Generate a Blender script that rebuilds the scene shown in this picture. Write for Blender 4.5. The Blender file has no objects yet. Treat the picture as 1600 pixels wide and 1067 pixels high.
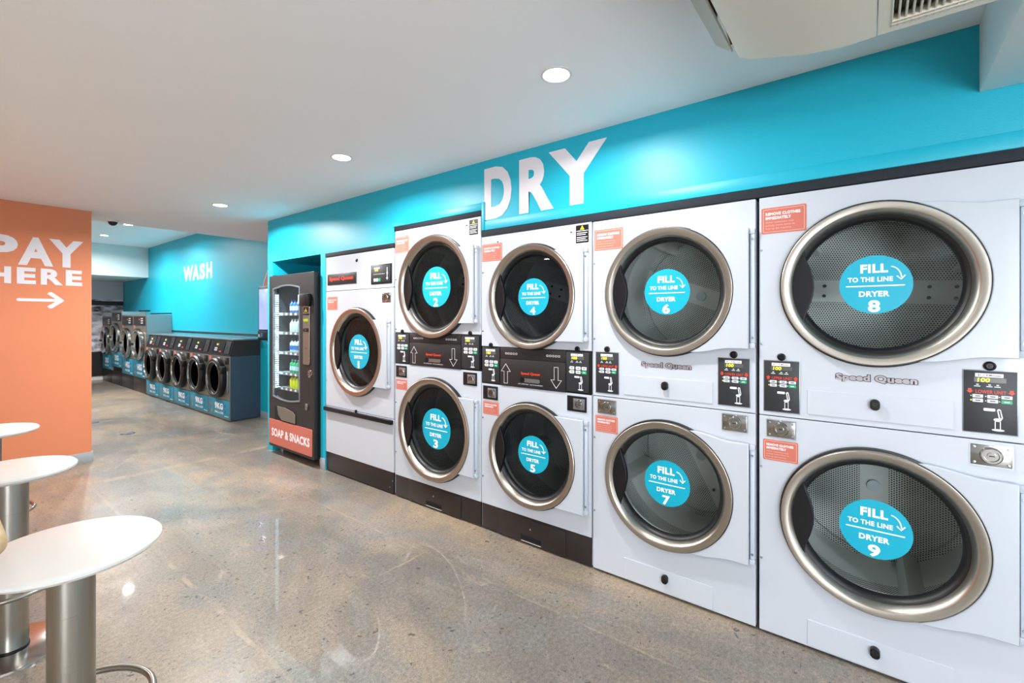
import bpy, bmesh, math, random
from mathutils import Vector, Matrix
random.seed(7)
PI = math.pi
sc = bpy.context.scene
COL = sc.collection

# ------------------------------------------------------------------ camera
TH = math.radians(52.157)            # heading, clockwise from +Y (along the dryer wall)
EYE = 1.512
cam_d = bpy.data.cameras.new('camera'); cam = bpy.data.objects.new('camera', cam_d); COL.objects.link(cam)
cam.location = (0, 0, EYE); cam.rotation_euler = (PI/2, 0, -TH)
cam_d.sensor_width = 36; cam_d.lens = 721.9/1600*36
cam_d.shift_x = 1/1600; cam_d.shift_y = -36.1/1600
cam_d.clip_start = .02; cam_d.clip_end = 100
sc.camera = cam

# ------------------------------------------------------------------ world, daylight, exposure
w = bpy.data.worlds.new('sky'); sc.world = w; w.use_nodes = True
bg = w.node_tree.nodes['Background']; bg.inputs[0].default_value = (.85, .93, 1, 1); bg.inputs[1].default_value = 1.0

def area(name, loc, rot, sx, sy, power, col=(1, 1, 1), disk=False):
    l = bpy.data.lights.new(name, 'AREA'); l.shape = 'DISK' if disk else 'RECTANGLE'
    l.size = sx; l.size_y = sy; l.energy = power; l.color = col
    o = bpy.data.objects.new(name, l); COL.objects.link(o); o.location = loc; o.rotation_euler = rot
    return o
# daylight through the shopfront behind the camera and the window on the left
area('daylight_front', (-.2, -3.88, 1.45), (PI/2, 0, PI), 5.0, 2.2, 195, (.86, .93, 1))
area('daylight_left', (-3.38, -2.55, 1.5), (PI/2, 0, -PI/2), 2.4, 2.1, 80, (.88, .94, 1))
# added fill lamps, low at the same openings and aimed up to brighten the ceiling
area('ceiling_fill_front', (-.2, -3.86, .75), (math.radians(128), 0, PI), 5.0, .8, 260, (.88, .94, 1))
area('ceiling_fill_left', (-3.36, -2.55, .8), (math.radians(128), 0, -PI/2), 2.4, .7, 100, (.90, .95, 1))
sc.view_settings.view_transform = 'Standard'; sc.view_settings.look = 'None'
sc.view_settings.gamma = 1; sc.view_settings.use_curve_mapping = False
sc.view_settings.exposure = 0.62
DOWNLIGHT_W = 19
sc.cycles.caustics_reflective = False; sc.cycles.caustics_refractive = False

# ------------------------------------------------------------------ materials
def lin(c):
    return tuple(((x/255)/12.92 if x/255 <= .04045 else ((x/255+.055)/1.055)**2.4) for x in c) + (1,)
class NT:
    def __init__(s, name):
        s.m = bpy.data.materials.new(name); s.m.use_nodes = True; s.t = s.m.node_tree
        s.b = s.t.nodes['Principled BSDF']; s.out = s.t.nodes['Material Output']
    def n(s, kind, **kw):
        nd = s.t.nodes.new(kind)
        for k, v in kw.items():
            if k in nd.inputs: nd.inputs[k].default_value = v
            else: setattr(nd, k, v)
        return nd
    def l(s, a, b): s.t.links.new(a, b)
    def math(s, op, a, b=None, c=None):
        nd = s.t.nodes.new('ShaderNodeMath'); nd.operation = op
        for i, x in enumerate((a, b, c)):
            if x is None: continue
            if isinstance(x, (int, float)): nd.inputs[i].default_value = x
            else: s.l(x, nd.inputs[i])
        return nd.outputs[0]
def mat(name, rgb, rough=.5, metal=0, spec=.5, emit=None, es=1, coat=0, bump=None, var=None):
    k = NT(name); b = k.b
    b.inputs['Base Color'].default_value = lin(rgb); b.inputs['Roughness'].default_value = rough
    b.inputs['Metallic'].default_value = metal; b.inputs['Specular IOR Level'].default_value = spec
    b.inputs['Coat Weight'].default_value = coat
    if emit: b.inputs['Emission Color'].default_value = lin(emit); b.inputs['Emission Strength'].default_value = es
    if bump or var:
        tc = k.n('ShaderNodeTexCoord')
        nz = k.n('ShaderNodeTexNoise', Scale=(bump or var)[0], Detail=3.0); k.l(tc.outputs['Object'], nz.inputs['Vector'])
        if bump:
            bp = k.n('ShaderNodeBump', Strength=bump[1], Distance=.002); k.l(nz.outputs['Fac'], bp.inputs['Height']); k.l(bp.outputs[0], b.inputs['Normal'])
        if var:
            mx = k.n('ShaderNodeMix', data_type='RGBA'); mx.inputs[6].default_value = lin(rgb); mx.inputs[7].default_value = lin(var[1])
            k.l(nz.outputs['Fac'], mx.inputs[0]); k.l(mx.outputs[2], b.inputs['Base Color'])
    return k.m
TEAL = mat('teal_wall_paint', (18, 172, 198), .42, spec=.5, bump=(160, .25))
ORANGE = mat('orange_wall_paint', (216, 133, 96), .6, spec=.3, bump=(160, .25))
WHITEWALL = mat('white_wall_paint', (222, 222, 220), .7, spec=.3, bump=(160, .2))
CEIL = mat('ceiling_paint', (246, 246, 248), .75, spec=.25, bump=(120, .15))
SKIRT = mat('skirting_grey', (160, 168, 174), .45)
BULK = mat('bulkhead_paint', (232, 240, 240), .6, spec=.3)
LETTER = mat('white_lettering', (226, 222, 228), .5)
WHITE = mat('white_enamel', (192, 197, 206), .28, spec=.5, coat=.15)
WHITE2 = mat('white_door_enamel', (188, 194, 203), .25, spec=.5, coat=.15)
BLACK = mat('black_plastic', (20, 19, 22), .36, spec=.35)
BLACKM = mat('black_textured_metal', (34, 32, 33), .42, bump=(300, .3))
BLACKSTRIP = mat('black_seal_foam', (22, 28, 38), .8, bump=(60, .9))
BROWNBLACK = mat('black_enamel_base', (38, 32, 31), .33, bump=(300, .2))
RUBBER = mat('black_rubber', (16, 17, 20), .42)
def brushed(name, rgb, rough):
    k = NT(name); b = k.b; b.inputs['Metallic'].default_value = 1; b.inputs['Base Color'].default_value = lin(rgb)
    tc = k.n('ShaderNodeTexCoord'); mp = k.n('ShaderNodeMapping'); mp.inputs['Scale'].default_value = (1.5, 1.5, 300)
    nz = k.n('ShaderNodeTexNoise', Scale=2.0, Detail=2.0)
    k.l(tc.outputs['Object'], mp.inputs[0]); k.l(mp.outputs[0], nz.inputs['Vector'])
    k.l(k.math('MULTIPLY_ADD', nz.outputs['Fac'], .12, rough-.06), b.inputs['Roughness'])
    return k.m
STEEL = brushed('brushed_steel', (172, 168, 160), .30)
STEELD = mat('polished_steel', (178, 176, 172), .16, 1)
RINGM = mat('door_ring_steel', (186, 178, 168), .30, 1)
ALU = mat('grey_aluminium', (168, 176, 184), .38, 1)
HINGEM = mat('hinge_paint', (190, 200, 212), .4)
CYAN = mat('cyan_sticker', (0, 164, 192), .4)
STK_WHITE = mat('sticker_white', (244, 240, 246), .5)
CORAL = mat('coral_sticker', (194, 106, 90), .5)
CORALL = mat('coral_sticker_light', (226, 176, 162), .5)
PANELD = mat('control_panel_charcoal', (40, 42, 46), .45, bump=(400, .3))
PANELF = mat('control_panel_frame', (150, 156, 162), .35, .8)
LOGO_O = mat('orange_logo', (236, 62, 24), .4)
LOGO_G = mat('chrome_logo', (176, 166, 172), .3, .35)
LCD = mat('display_window', (86, 88, 84), .3)
LCDY = mat('lit_digits', (235, 225, 20), .4, emit=(240, 228, 30), es=1.1)
LED_Y = mat('yellow_indicator', (240, 230, 40), .4, emit=(240, 230, 40), es=1.5)
BTN = mat('white_button', (214, 218, 222), .4)
BTNG = mat('green_button', (20, 168, 112), .4)
DARKTXT = mat('dark_print', (40, 40, 48), .5)
REDP = mat('red_print', (220, 70, 40), .5)
YELLOW = mat('yellow_warning', (238, 214, 20), .5)
DARKGAP = mat('dark_void', (10, 10, 12), .9)
DRUMPLAIN = mat('galvanised_drum', (206, 210, 206), .36, .35, var=(6, (222, 225, 220)))
def perforated(name, hole, rgb, plain_dirs):
    """sheet steel with a staggered grid of punched holes, UV in metres; some plain bands"""
    k = NT(name); b = k.b
    uv = k.n('ShaderNodeUVMap'); sp = k.n('ShaderNodeSeparateXYZ'); k.l(uv.outputs[0], sp.inputs[0])
    px = .0122; py = px*1.732
    def d(off):
        fx = k.math('SUBTRACT', k.math('FRACT', k.math('ADD', k.math('DIVIDE', sp.outputs[0], px), off)), .5)
        fy = k.math('MULTIPLY', k.math('SUBTRACT', k.math('FRACT', k.math('ADD', k.math('DIVIDE', sp.outputs[1], py), off)), .5), 1.732)
        return k.math('ADD', k.math('MULTIPLY', fx, fx), k.math('MULTIPLY', fy, fy))
    m = k.math('LESS_THAN', k.math('MINIMUM', d(0.0), d(.5)), hole*hole)
    if plain_dirs == 'back':       # three plain radial strips where the spider arms bolt on
        tot = None
        for a in (0, PI):
            al = k.math('ADD', k.math('MULTIPLY', sp.outputs[0], math.cos(a)), k.math('MULTIPLY', sp.outputs[1], math.sin(a)))
            ac = k.math('ABSOLUTE', k.math('SUBTRACT', k.math('MULTIPLY', sp.outputs[1], math.cos(a)), k.math('MULTIPLY', sp.outputs[0], math.sin(a))))
            s1 = k.math('MULTIPLY', k.math('GREATER_THAN', al, 0), k.math('LESS_THAN', ac, .062))
            tot = s1 if tot is None else k.math('MAXIMUM', tot, s1)
        m = k.math('MULTIPLY', m, k.math('SUBTRACT', 1, tot))
    elif plain_dirs == 'side':
        m = k.math('MULTIPLY', m, k.math('LESS_THAN', k.math('ABSOLUTE', k.math('SUBTRACT', sp.outputs[1], .21)), .12))
    mx = k.n('ShaderNodeMix', data_type='RGBA'); mx.inputs[6].default_value = lin(rgb); mx.inputs[7].default_value = (.006, .006, .007, 1)
    k.l(m, mx.inputs[0]); k.l(mx.outputs[2], b.inputs['Base Color'])
    k.l(k.math('MULTIPLY', k.math('SUBTRACT', 1, m), .3), b.inputs['Metallic'])
    k.l(k.math('MULTIPLY_ADD', m, .5, .38), b.inputs['Roughness'])
    return k.m
PERF_B = perforated('perforated_back', .30, (214, 218, 214), 'back')
PERF_S = perforated('perforated_side', .30, (214, 218, 214), 'side')
def glassm(name, tint, gl, ior=1.5):
    k = NT(name); k.t.nodes.remove(k.b)
    tr = k.n('ShaderNodeBsdfTransparent'); tr.inputs[0].default_value = (*tint, 1)
    g = k.n('ShaderNodeBsdfGlossy'); g.inputs['Roughness'].default_value = .015; g.inputs['Color'].default_value = (gl, gl, gl, 1)
    f = k.n('ShaderNodeFresnel'); f.inputs[0].default_value = ior
    gm = k.n('ShaderNodeNewGeometry'); mx = k.n('ShaderNodeMixShader'); k.l(k.math('MULTIPLY', f.outputs[0], k.math('SUBTRACT', 1, gm.outputs['Backfacing'])), mx.inputs[0]); k.l(tr.outputs[0], mx.inputs[1]); k.l(g.outputs[0], mx.inputs[2])
    k.l(mx.outputs[0], k.out.inputs[0]); return k.m
GLASS = glassm('door_glass_clear', (.96, .98, .98), 1, 1.42)
GLASST = glassm('door_glass_tinted', (.62, .64, .65), 1, 1.5)
GLASSV = glassm('vending_glass', (.94, .97, .97), 1, 1.4)

# polished concrete floor
def concrete():
    k = NT('polished_concrete'); b = k.b
    tc = k.n('ShaderNodeTexCoord')
    def noise(scale, detail=4.0, rough=.55, dist=0.0, vec=None):
        nz = k.n('ShaderNodeTexNoise', Scale=scale, Detail=detail, Roughness=rough, Distortion=dist)
        k.l(vec if vec is not None else tc.outputs['Object'], nz.inputs['Vector']); return nz.outputs['Fac']
    def ramp(fac, a, bb, c1, c2):
        r = k.n('ShaderNodeValToRGB'); e = r.color_ramp.elements
        e[0].position = a; e[0].color = c1; e[1].position = bb; e[1].color = c2; k.l(fac, r.inputs[0]); return r.outputs[0]
    def mix(fac, a, bb, mode='MIX'):
        m = k.n('ShaderNodeMix', data_type='RGBA', blend_type=mode)
        for i, x in ((0, fac), (6, a), (7, bb)):
            if isinstance(x, (float, int)): m.inputs[i].default_value = x
            elif isinstance(x, tuple): m.inputs[i].default_value = x
            else: k.l(x, m.inputs[i])
        return m.outputs[2]
    W, K = (1, 1, 1, 1), (0, 0, 0, 1)
    mp = k.n('ShaderNodeMapping'); mp.inputs['Scale'].default_value = (1, .55, 1); mp.inputs['Rotation'].default_value = (0, 0, .5)
    k.l(tc.outputs['Object'], mp.inputs[0])
    base = mix(ramp(noise(.9, 5.0, .6, .6, mp.outputs[0]), .40, .60, K, W), lin((114, 108, 102)), lin((158, 141, 121)))
    base = mix(ramp(noise(1.7, 4.0, .6, 1.2), .50, .72, K, W), base, lin((120, 120, 118)))
    base = mix(ramp(noise(2.6, 5.0, .65, 2.0, mp.outputs[0]), .60, .72, K, (.6, .6, .6, 1)), base, lin((176, 160, 138)))
    # fine sand and aggregate grain
    base = mix(.6, base, ramp(noise(55, 4.0, .75), .3, .7, (.12, .11, .10, 1), (.86, .83, .80, 1)), 'SOFT_LIGHT')
    base = mix(.7, base, ramp(noise(200, 2.0, .6), .3, .7, (.2, .2, .2, 1), (.8, .8, .8, 1)), 'SOFT_LIGHT')
    # dark pits and exposed chips, thick in some areas
    vo = k.n('ShaderNodeTexVoronoi', Scale=26.0, Randomness=1.0); 
    dn = k.n('ShaderNodeTexNoise', Scale=30.0, Detail=1.0); k.l(tc.outputs['Object'], dn.inputs['Vector'])
    va = k.n('ShaderNodeVectorMath', operation='MULTIPLY_ADD'); k.l(dn.outputs['Color'], va.inputs[0]); va.inputs[1].default_value = (.05, .05, 0); k.l(tc.outputs['Object'], va.inputs[2])
    k.l(va.outputs[0], vo.inputs['Vector'])
    where = k.math('MULTIPLY', ramp(noise(1.1, 3.0, .6, .5), .42, .66, (.02, .02, .02, 1), W), 1.0)
    sep = k.n('ShaderNodeSeparateColor'); k.l(vo.outputs['Color'], sep.inputs[0])
    pick = k.math('LESS_THAN', sep.outputs[0], k.math('MULTIPLY_ADD', where, .75, .07))
    size = k.math('MULTIPLY_ADD', sep.outputs[1], .20, .03)
    pit = k.math('MULTIPLY', k.math('LESS_THAN', vo.outputs['Distance'], size), pick)
    base = mix(k.math('MULTIPLY', pit, .85), base, lin((70, 62, 56)))
    vs = k.n('ShaderNodeTexVoronoi', Scale=95.0); k.l(va.outputs[0], vs.inputs['Vector'])
    s2 = k.n('ShaderNodeSeparateColor'); k.l(vs.outputs['Color'], s2.inputs[0])
    chip = k.math('MULTIPLY', k.math('LESS_THAN', vs.outputs['Distance'], .28), k.math('LESS_THAN', s2.outputs[0], k.math('MULTIPLY_ADD', where, .4, .06)))
    base = mix(k.math('MULTIPLY', chip, .65), base, lin((92, 84, 78)))
    v3 = k.n('ShaderNodeTexVoronoi', Scale=48.0); k.l(va.outputs[0], v3.inputs['Vector'])
    s3 = k.n('ShaderNodeSeparateColor'); k.l(v3.outputs['Color'], s3.inputs[0])
    w3 = ramp(noise(2.1, 3.0, .6, .5), .40, .62, (.08, .08, .08, 1), W)
    p3 = k.math('MULTIPLY', k.math('LESS_THAN', v3.outputs['Distance'], k.math('MULTIPLY_ADD', s3.outputs[1], .16, .06)), k.math('LESS_THAN', s3.outputs[0], k.math('MULTIPLY', w3, .62)))
    base = mix(k.math('MULTIPLY', p3, .9), base, lin((58, 50, 46)))
    # pale filled joints across the slab
    sp = k.n('ShaderNodeSeparateXYZ'); k.l(tc.outputs['Object'], sp.inputs[0])
    wob = k.math('MULTIPLY', k.math('SUBTRACT', noise(3.0, 6.0, .7), .5), .07)
    def joint(coord, at, wd, slope=0.0, other=None):
        v = k.math('SUBTRACT', k.math('ADD', coord, wob), at)
        if slope: v = k.math('SUBTRACT', v, k.math('MULTIPLY', other, slope))
        return k.math('LESS_THAN', k.math('ABSOLUTE', v), wd)
    x, y = sp.outputs[0], sp.outputs[1]
    j = None
    for q in (joint(y, 5.62, .05), joint(y, 8.9, .02), joint(x, .96, .011), joint(y, 2.28, .006), joint(x, 2.02, .006), joint(y, 3.9, .007), joint(y, 10.6, .02)):
        j = q if j is None else k.math('MAXIMUM', j, q)
    jn = k.math('MULTIPLY', j, k.math('MULTIPLY', ramp(noise(3.0, 3.0), .42, .64, K, W), .42))
    base = mix(jn, base, lin((190, 166, 134)))
    k.l(base, b.inputs['Base Color'])
    k.l(k.math('MULTIPLY_ADD', noise(9, 4.0), .2, .26), b.inputs['Roughness'])
    b.inputs['Specular IOR Level'].default_value = .35; b.inputs['Coat Weight'].default_value = .32; b.inputs['Coat Roughness'].default_value = .03
    bp = k.n('ShaderNodeBump', Strength=.25, Distance=.002)
    k.l(k.math('SUBTRACT', noise(40, 3.0), k.math('MULTIPLY', pit, 2)), bp.inputs['Height']); k.l(bp.outputs[0], b.inputs['Normal'])
    return k.m
CONCRETE = concrete()

# ------------------------------------------------------------------ mesh builder
class MB:
    """collects geometry; front(): design plane is (u, z) with v out of the front face (-y)"""
    def __init__(s): s.v = []; s.f = []; s.m = []; s.mats = []; s.uv = {}
    def mi(s, m):
        if m not in s.mats: s.mats.append(m)
        return s.mats.index(m)
    def add(s, vs, fs, m, uvs=None):
        o = len(s.v); s.v += [tuple(p) for p in vs]; k = s.mi(m)
        for i, f in enumerate(fs):
            if uvs: s.uv[len(s.f)] = uvs[i]
            s.f.append([o+j for j in f]); s.m.append(k)
        return s
    def box(s, a, b, m, bev=0, seg=2):
        a, b = [min(p, q) for p, q in zip(a, b)], [max(p, q) for p, q in zip(a, b)]
        bm = bmesh.new(); bmesh.ops.create_cube(bm, size=1)
        for v in bm.verts: v.co = Vector([a[i] + (v.co[i]+.5)*(b[i]-a[i]) for i in range(3)])
        if bev:
            bmesh.ops.bevel(bm, geom=list(bm.edges), offset=min(bev, .49*min(q-p for p, q in zip(a, b))), segments=seg, affect='EDGES', profile=.5)
        bm.verts.index_update()
        s.add([v.co[:] for v in bm.verts], [[v.index for v in f.verts] for f in bm.faces], m); bm.free(); return s
    def fb(s, u0, u1, z0, z1, v0, v1, m, bev=0):        # front box
        return s.box((u0, -v1, z0), (u1, -v0, z1), m, bev)
    def lathe(s, prof, o, m, axis='v', seg=64, mats=None, closed=False):
        """prof: (radius, height along axis)"""
        ox, oy, oz = o; n = len(prof); vs = []; fs = []
        for i in range(seg):
            a = 2*PI*i/seg; c, q = math.cos(a), math.sin(a)
            for r, h in prof:
                if axis == 'v': vs.append((ox+r*c, oy-h, oz+r*q))
                elif axis == 'z': vs.append((ox+r*c, oy+r*q, oz+h))
                elif axis == 'y': vs.append((ox-r*c, oy+h, oz+r*q))
                else: vs.append((ox+h, oy+r*c, oz+r*q))
        flip = axis in ('v', 'y')
        for i in range(seg):
            j = (i+1) % seg
            for t in range(n if closed else n-1):
                t2 = (t+1) % n
                q = [i*n+t, j*n+t, j*n+t2, i*n+t2]
                q = [k for k in q]
                if flip and axis == 'v': q = q
                fs.append(q)
        s.add(vs, fs, m); return s
    def cyl(s, p0, p1, r, m, seg=24, r1=None):
        p0, p1 = Vector(p0), Vector(p1); d = (p1-p0).normalized()
        a = d.orthogonal().normalized(); b = d.cross(a); r1 = r if r1 is None else r1
        vs = []
        for p, rr in ((p0, r), (p1, r1)):
            vs += [p + rr*(a*math.cos(2*PI*i/seg)+b*math.sin(2*PI*i/seg)) for i in range(seg)]
        fs = [[i, (i+1) % seg, seg+(i+1) % seg, seg+i] for i in range(seg)] + [list(range(seg))[::-1], list(range(seg, 2*seg))]
        s.add(vs, fs, m); return s
    def tube(s, pts, r, m, seg=12, closed=False):
        pts = [Vector(p) for p in pts]; n = len(pts); vs = []; fs = []; nrm = None
        for i, p in enumerate(pts):
            a = pts[i-1] if (i or closed) else p; b = pts[(i+1) % n] if (i < n-1 or closed) else p
            d = (b-a).normalized()
            nrm = d.orthogonal().normalized() if nrm is None else (nrm - d*nrm.dot(d)).normalized()
            q = d.cross(nrm)
            vs += [p + r*(nrm*math.cos(2*PI*k/seg)+q*math.sin(2*PI*k/seg)) for k in range(seg)]
        for i in range(n if closed else n-1):
            j = (i+1) % n
            fs += [[i*seg+k, i*seg+(k+1) % seg, j*seg+(k+1) % seg, j*seg+k] for k in range(seg)]
        if not closed: fs += [list(range(seg))[::-1], list(range((n-1)*seg, n*seg))]
        s.add(vs, fs, m); return s
    def flat(s, loops, v0, v1, m, bev=0, M=None):
        """closed outlines (first may contain holes) filled in the (u,z) plane, thick from v0 to v1"""
        vs, fs = fill(loops, (v1-v0), bev)
        out = []
        for x, y, z in vs:
            p = Vector((x, -(v0+(v1-v0)/2+z), y)); out.append(M @ p if M else p)
        s.add(out, fs, m); return s
    def disc(s, u, z, r, v0, v1, m, seg=40, bev=0): return s.flat([circ(u, z, r, seg)], v0, v1, m, bev)
    def text(s, t, u0, u1, z0, z1, v, m, bold=.018, fit='both', d=.0006, shear=0, ref=None):
        vs, fs, bb = textmesh(t, bold)
        w_, h_ = bb[1]-bb[0], bb[3]-bb[2]
        su, sz = (u1-u0)/w_, (z1-z0)/h_
        if ref is not None:      # outline copy: same scale as the letters it surrounds
            rb = textmesh(t, ref)[2]; su, sz = (u1-u0)/(rb[1]-rb[0]), (z1-z0)/(rb[3]-rb[2])
            bb = (bb[0]+(w_-(rb[1]-rb[0]))/2, 0, bb[2]+(h_-(rb[3]-rb[2]))/2, 0)
        if fit == 'h': su = sz*.95
        cu = (u0+u1)/2 if fit == 'h' else None
        pts = []
        for x, y in vs:
            uu = (x-bb[0])*su + u0 if cu is None else cu + (x-(bb[0]+bb[1])/2)*su
            pts.append((uu+shear*(y-bb[2])*sz, -(v+d), z0+(y-bb[2])*sz))
        s.add(pts, fs, m); return s
    def build(s, name, parent=None, smooth=True, **props):
        me = bpy.data.meshes.new(name); me.from_pydata(s.v, [], s.f)
        for m in s.mats: me.materials.append(m)
        me.polygons.foreach_set('material_index', s.m)
        if s.uv:
            lay = me.uv_layers.new(name='UVMap')
            for fi, uvs in s.uv.items():
                for li, q in zip(me.polygons[fi].loop_indices, uvs): lay.data[li].uv = q
        me.update()
        if smooth:
            me.polygons.foreach_set('use_smooth', [True]*len(me.polygons)); me.set_sharp_from_angle(angle=math.radians(32))
        o = bpy.data.objects.new(name, me); COL.objects.link(o)
        if parent: o.parent = parent
        for k, q in props.items(): o[k] = q
        return o

def circ(u, z, r, n=40, a0=0, a1=2*PI):
    if abs(a1-a0-2*PI) < 1e-6: return [(u+r*math.cos(a0+2*PI*i/n), z+r*math.sin(a0+2*PI*i/n)) for i in range(n)]
    return [(u+r*math.cos(a0+(a1-a0)*i/n), z+r*math.sin(a0+(a1-a0)*i/n)) for i in range(n+1)]
def rrect(u0, u1, z0, z1, r, n=5):
    p = []
    for cu, cz, a in ((u1-r, z1-r, 0), (u0+r, z1-r, PI/2), (u0+r, z0+r, PI), (u1-r, z0+r, 3*PI/2)):
        p += [(cu+r*math.cos(a+PI/2*i/n), cz+r*math.sin(a+PI/2*i/n)) for i in range(n+1)]
    return p
def rect(u0, u1, z0, z1): return [(u0, z0), (u1, z0), (u1, z1), (u0, z1)]
def curve_mesh(cu):
    ob = bpy.data.objects.new('tmp', cu); COL.objects.link(ob)
    dg = bpy.context.evaluated_depsgraph_get(); dg.update()
    ev = ob.evaluated_get(dg); me = ev.to_mesh()
    vs = [tuple(v.co) for v in me.vertices]; fs = [list(p.vertices) for p in me.polygons]
    ev.to_mesh_clear(); bpy.data.objects.remove(ob); bpy.data.curves.remove(cu)
    return vs, fs
def fill(loops, thick, bev=0):
    cu = bpy.data.curves.new('tmp', 'CURVE'); cu.dimensions = '2D'; cu.fill_mode = 'BOTH'
    cu.extrude = max(thick/2-bev, 1e-5); cu.bevel_depth = bev; cu.bevel_resolution = 2 if bev else 0; cu.offset = -bev
    for lp in loops:
        sp = cu.splines.new('POLY'); sp.points.add(len(lp)-1)
        for i, (x, y) in enumerate(lp): sp.points[i].co = (x, y, 0, 1)
        sp.use_cyclic_u = True
    return curve_mesh(cu)
_tc = {}
def textmesh(t, bold):
    if (t, bold) not in _tc:
        cu = bpy.data.curves.new('tmp', 'FONT'); cu.body = t; cu.size = 1; cu.offset = bold; cu.fill_mode = 'FRONT'; cu.resolution_u = 4
        cu.space_character = 1.05 if t == 'Speed Queen' else 1.0+bold*2.2
        vs, fs = curve_mesh(cu)
        xs = [p[0] for p in vs]; ys = [p[1] for p in vs]
        _tc[(t, bold)] = ([(p[0], p[1]) for p in vs], fs, (min(xs), max(xs), min(ys), max(ys)))
    return _tc[(t, bold)]
def thing(name, label, cat, loc, rotz=0, group=None):
    o = bpy.data.objects.new(name, None); COL.objects.link(o); o.empty_display_size = .1
    o.location = loc; o.rotation_euler = (0, 0, rotz); o['label'] = label; o['category'] = cat
    if group: o['group'] = group
    return o
def tag(o, label, cat, group=None):
    o['label'] = label; o['category'] = cat
    if group: o['group'] = group
    return o
def struct(mb, name, label=None):
    o = mb.build(name); o['kind'] = 'structure'
    if label: o['label'] = label
    return o
FACE = -PI/2        # front (-y) turned to face -X, so local +x runs towards -Y

# ------------------------------------------------------------------ the room
CZ, CZB = 2.64, 3.11         # main and back ceiling heights
WX, RX = 2.50, 3.23          # dryer wall plane, recessed washer wall plane
struct(MB().box((-3.6, -4.2, -.1), (3.9, 15.2, 0), CONCRETE), 'floor')
struct(MB().box((-3.6, -4.2, CZ), (3.9, 7.0, CZ+.12), CEIL), 'ceiling')
struct(MB().box((-3.6, 7.0, CZ), (3.9, 7.06, CZB+.12), CEIL).box((-3.6, 7.06, CZB), (3.9, 15.2, CZB+.12), CEIL), 'ceiling')
# machines' columns: (y right, y left, top)
TOPS = ((-.461, .430, 2.093), (.434, 1.325, 2.093), (1.326, 2.217, 2.100), (2.217, 3.199, 2.250), (3.211, 4.283, 2.118))
wr = MB()
wr.box((WX, -4.0, 2.14), (WX+.1, 2.212, CZ), TEAL)
wr.box((WX, 2.212, 2.288), (WX+.1, 3.205, CZ), TEAL)
wr.box((WX, 3.205, 2.155), (WX+.1, 4.288, CZ), TEAL)
wr.box((WX, 4.288, 0), (RX+.3, 4.378, 2.16), TEAL).box((WX, 4.288, 2.16), (WX+.1, 5.52, CZ), TEAL)
wr.box((WX, 5.403, 0), (RX+.3, 5.52, 2.16), TEAL).box((WX+.1, 4.378, 2.16), (RX+.3, 5.52, 2.22), TEAL)
wr.box((WX+.1, 5.42, 2.22), (RX+.2, 5.52, CZ), TEAL)
wr.box((WX, -4.0, 0), (WX+.1, -1.40, 2.14), TEAL)
wr.box((RX+.0, 4.378, 0), (RX+.1, 5.403, 2.16), TEAL)
struct(wr, 'wall_right', 'teal painted wall above the dryers')
ld = MB()
ld.box((WX-.007, -4.0, 2.142), (WX, 2.205, 2.205), TEAL, .002).box((WX-.007, 2.205, 2.290), (WX, 3.22, 2.345), TEAL, .002).box((WX-.012, 2.180, 2.142), (WX, 2.205, 2.345), TEAL, .002)
struct(ld, 'trim_1')
bs = MB()
bs.box((WX-.004, -.48, 2.096), (WX+.06, 2.212, 2.1415), BLACKSTRIP, .003).box((WX-.004, 2.2125, 2.253), (WX+.06, 3.205, 2.2895), BLACKSTRIP, .003)
bs.box((WX-.004, 3.2055, 2.121), (WX+.06, 4.288, 2.1565), BLACKSTRIP, .003).box((WX-.003, 2.207, 2.10), (WX+.02, 2.2122, 2.2895), BLACKSTRIP)
struct(bs, 'trim_2', 'black foam strip sealing the gap above the dryers')
struct(MB().box((WX+.82, -1.4, 0), (WX+.88, 4.288, 2.4), DARKGAP), 'wall_dryer_void')
rc = MB().box((RX, 5.52, 0), (RX+.1, 15.0, CZB), TEAL)
struct(rc, 'wall_recess', 'teal wall behind the washers')
struct(MB().box((-1.5, 15.0, 0), (RX+.1, 15.1, CZB), WHITEWALL), 'wall_back')
struct(MB().box((-1.3, 12.95, 2.435), (RX, 15.0, CZB), BULK, .004), 'wall_bulkhead', 'white bulkhead hanging above the far washers')
struct(MB().box((-1.5, 7.06, 0), (-1.4, 15.0, CZB), WHITEWALL), 'wall_back_left')
struct(MB().box((-3.5, 6.5, 0), (1.134, 6.75, CZ), ORANGE), 'wall_orange', 'orange painted wall with white lettering')
struct(MB().box((-3.5, 6.488, 0), (1.14, 6.5, .106), SKIRT, .002).box((1.134, 6.49, 0), (1.146, 6.75, .106), SKIRT, .002), 'baseboard_orange')
struct(MB().box((RX-.012, 5.52, 0), (RX, 7.35, .1), SKIRT, .002).box((WX-.008, 4.288, 0), (WX, 4.378, .112), SKIRT, .002), 'baseboard_recess')
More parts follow.
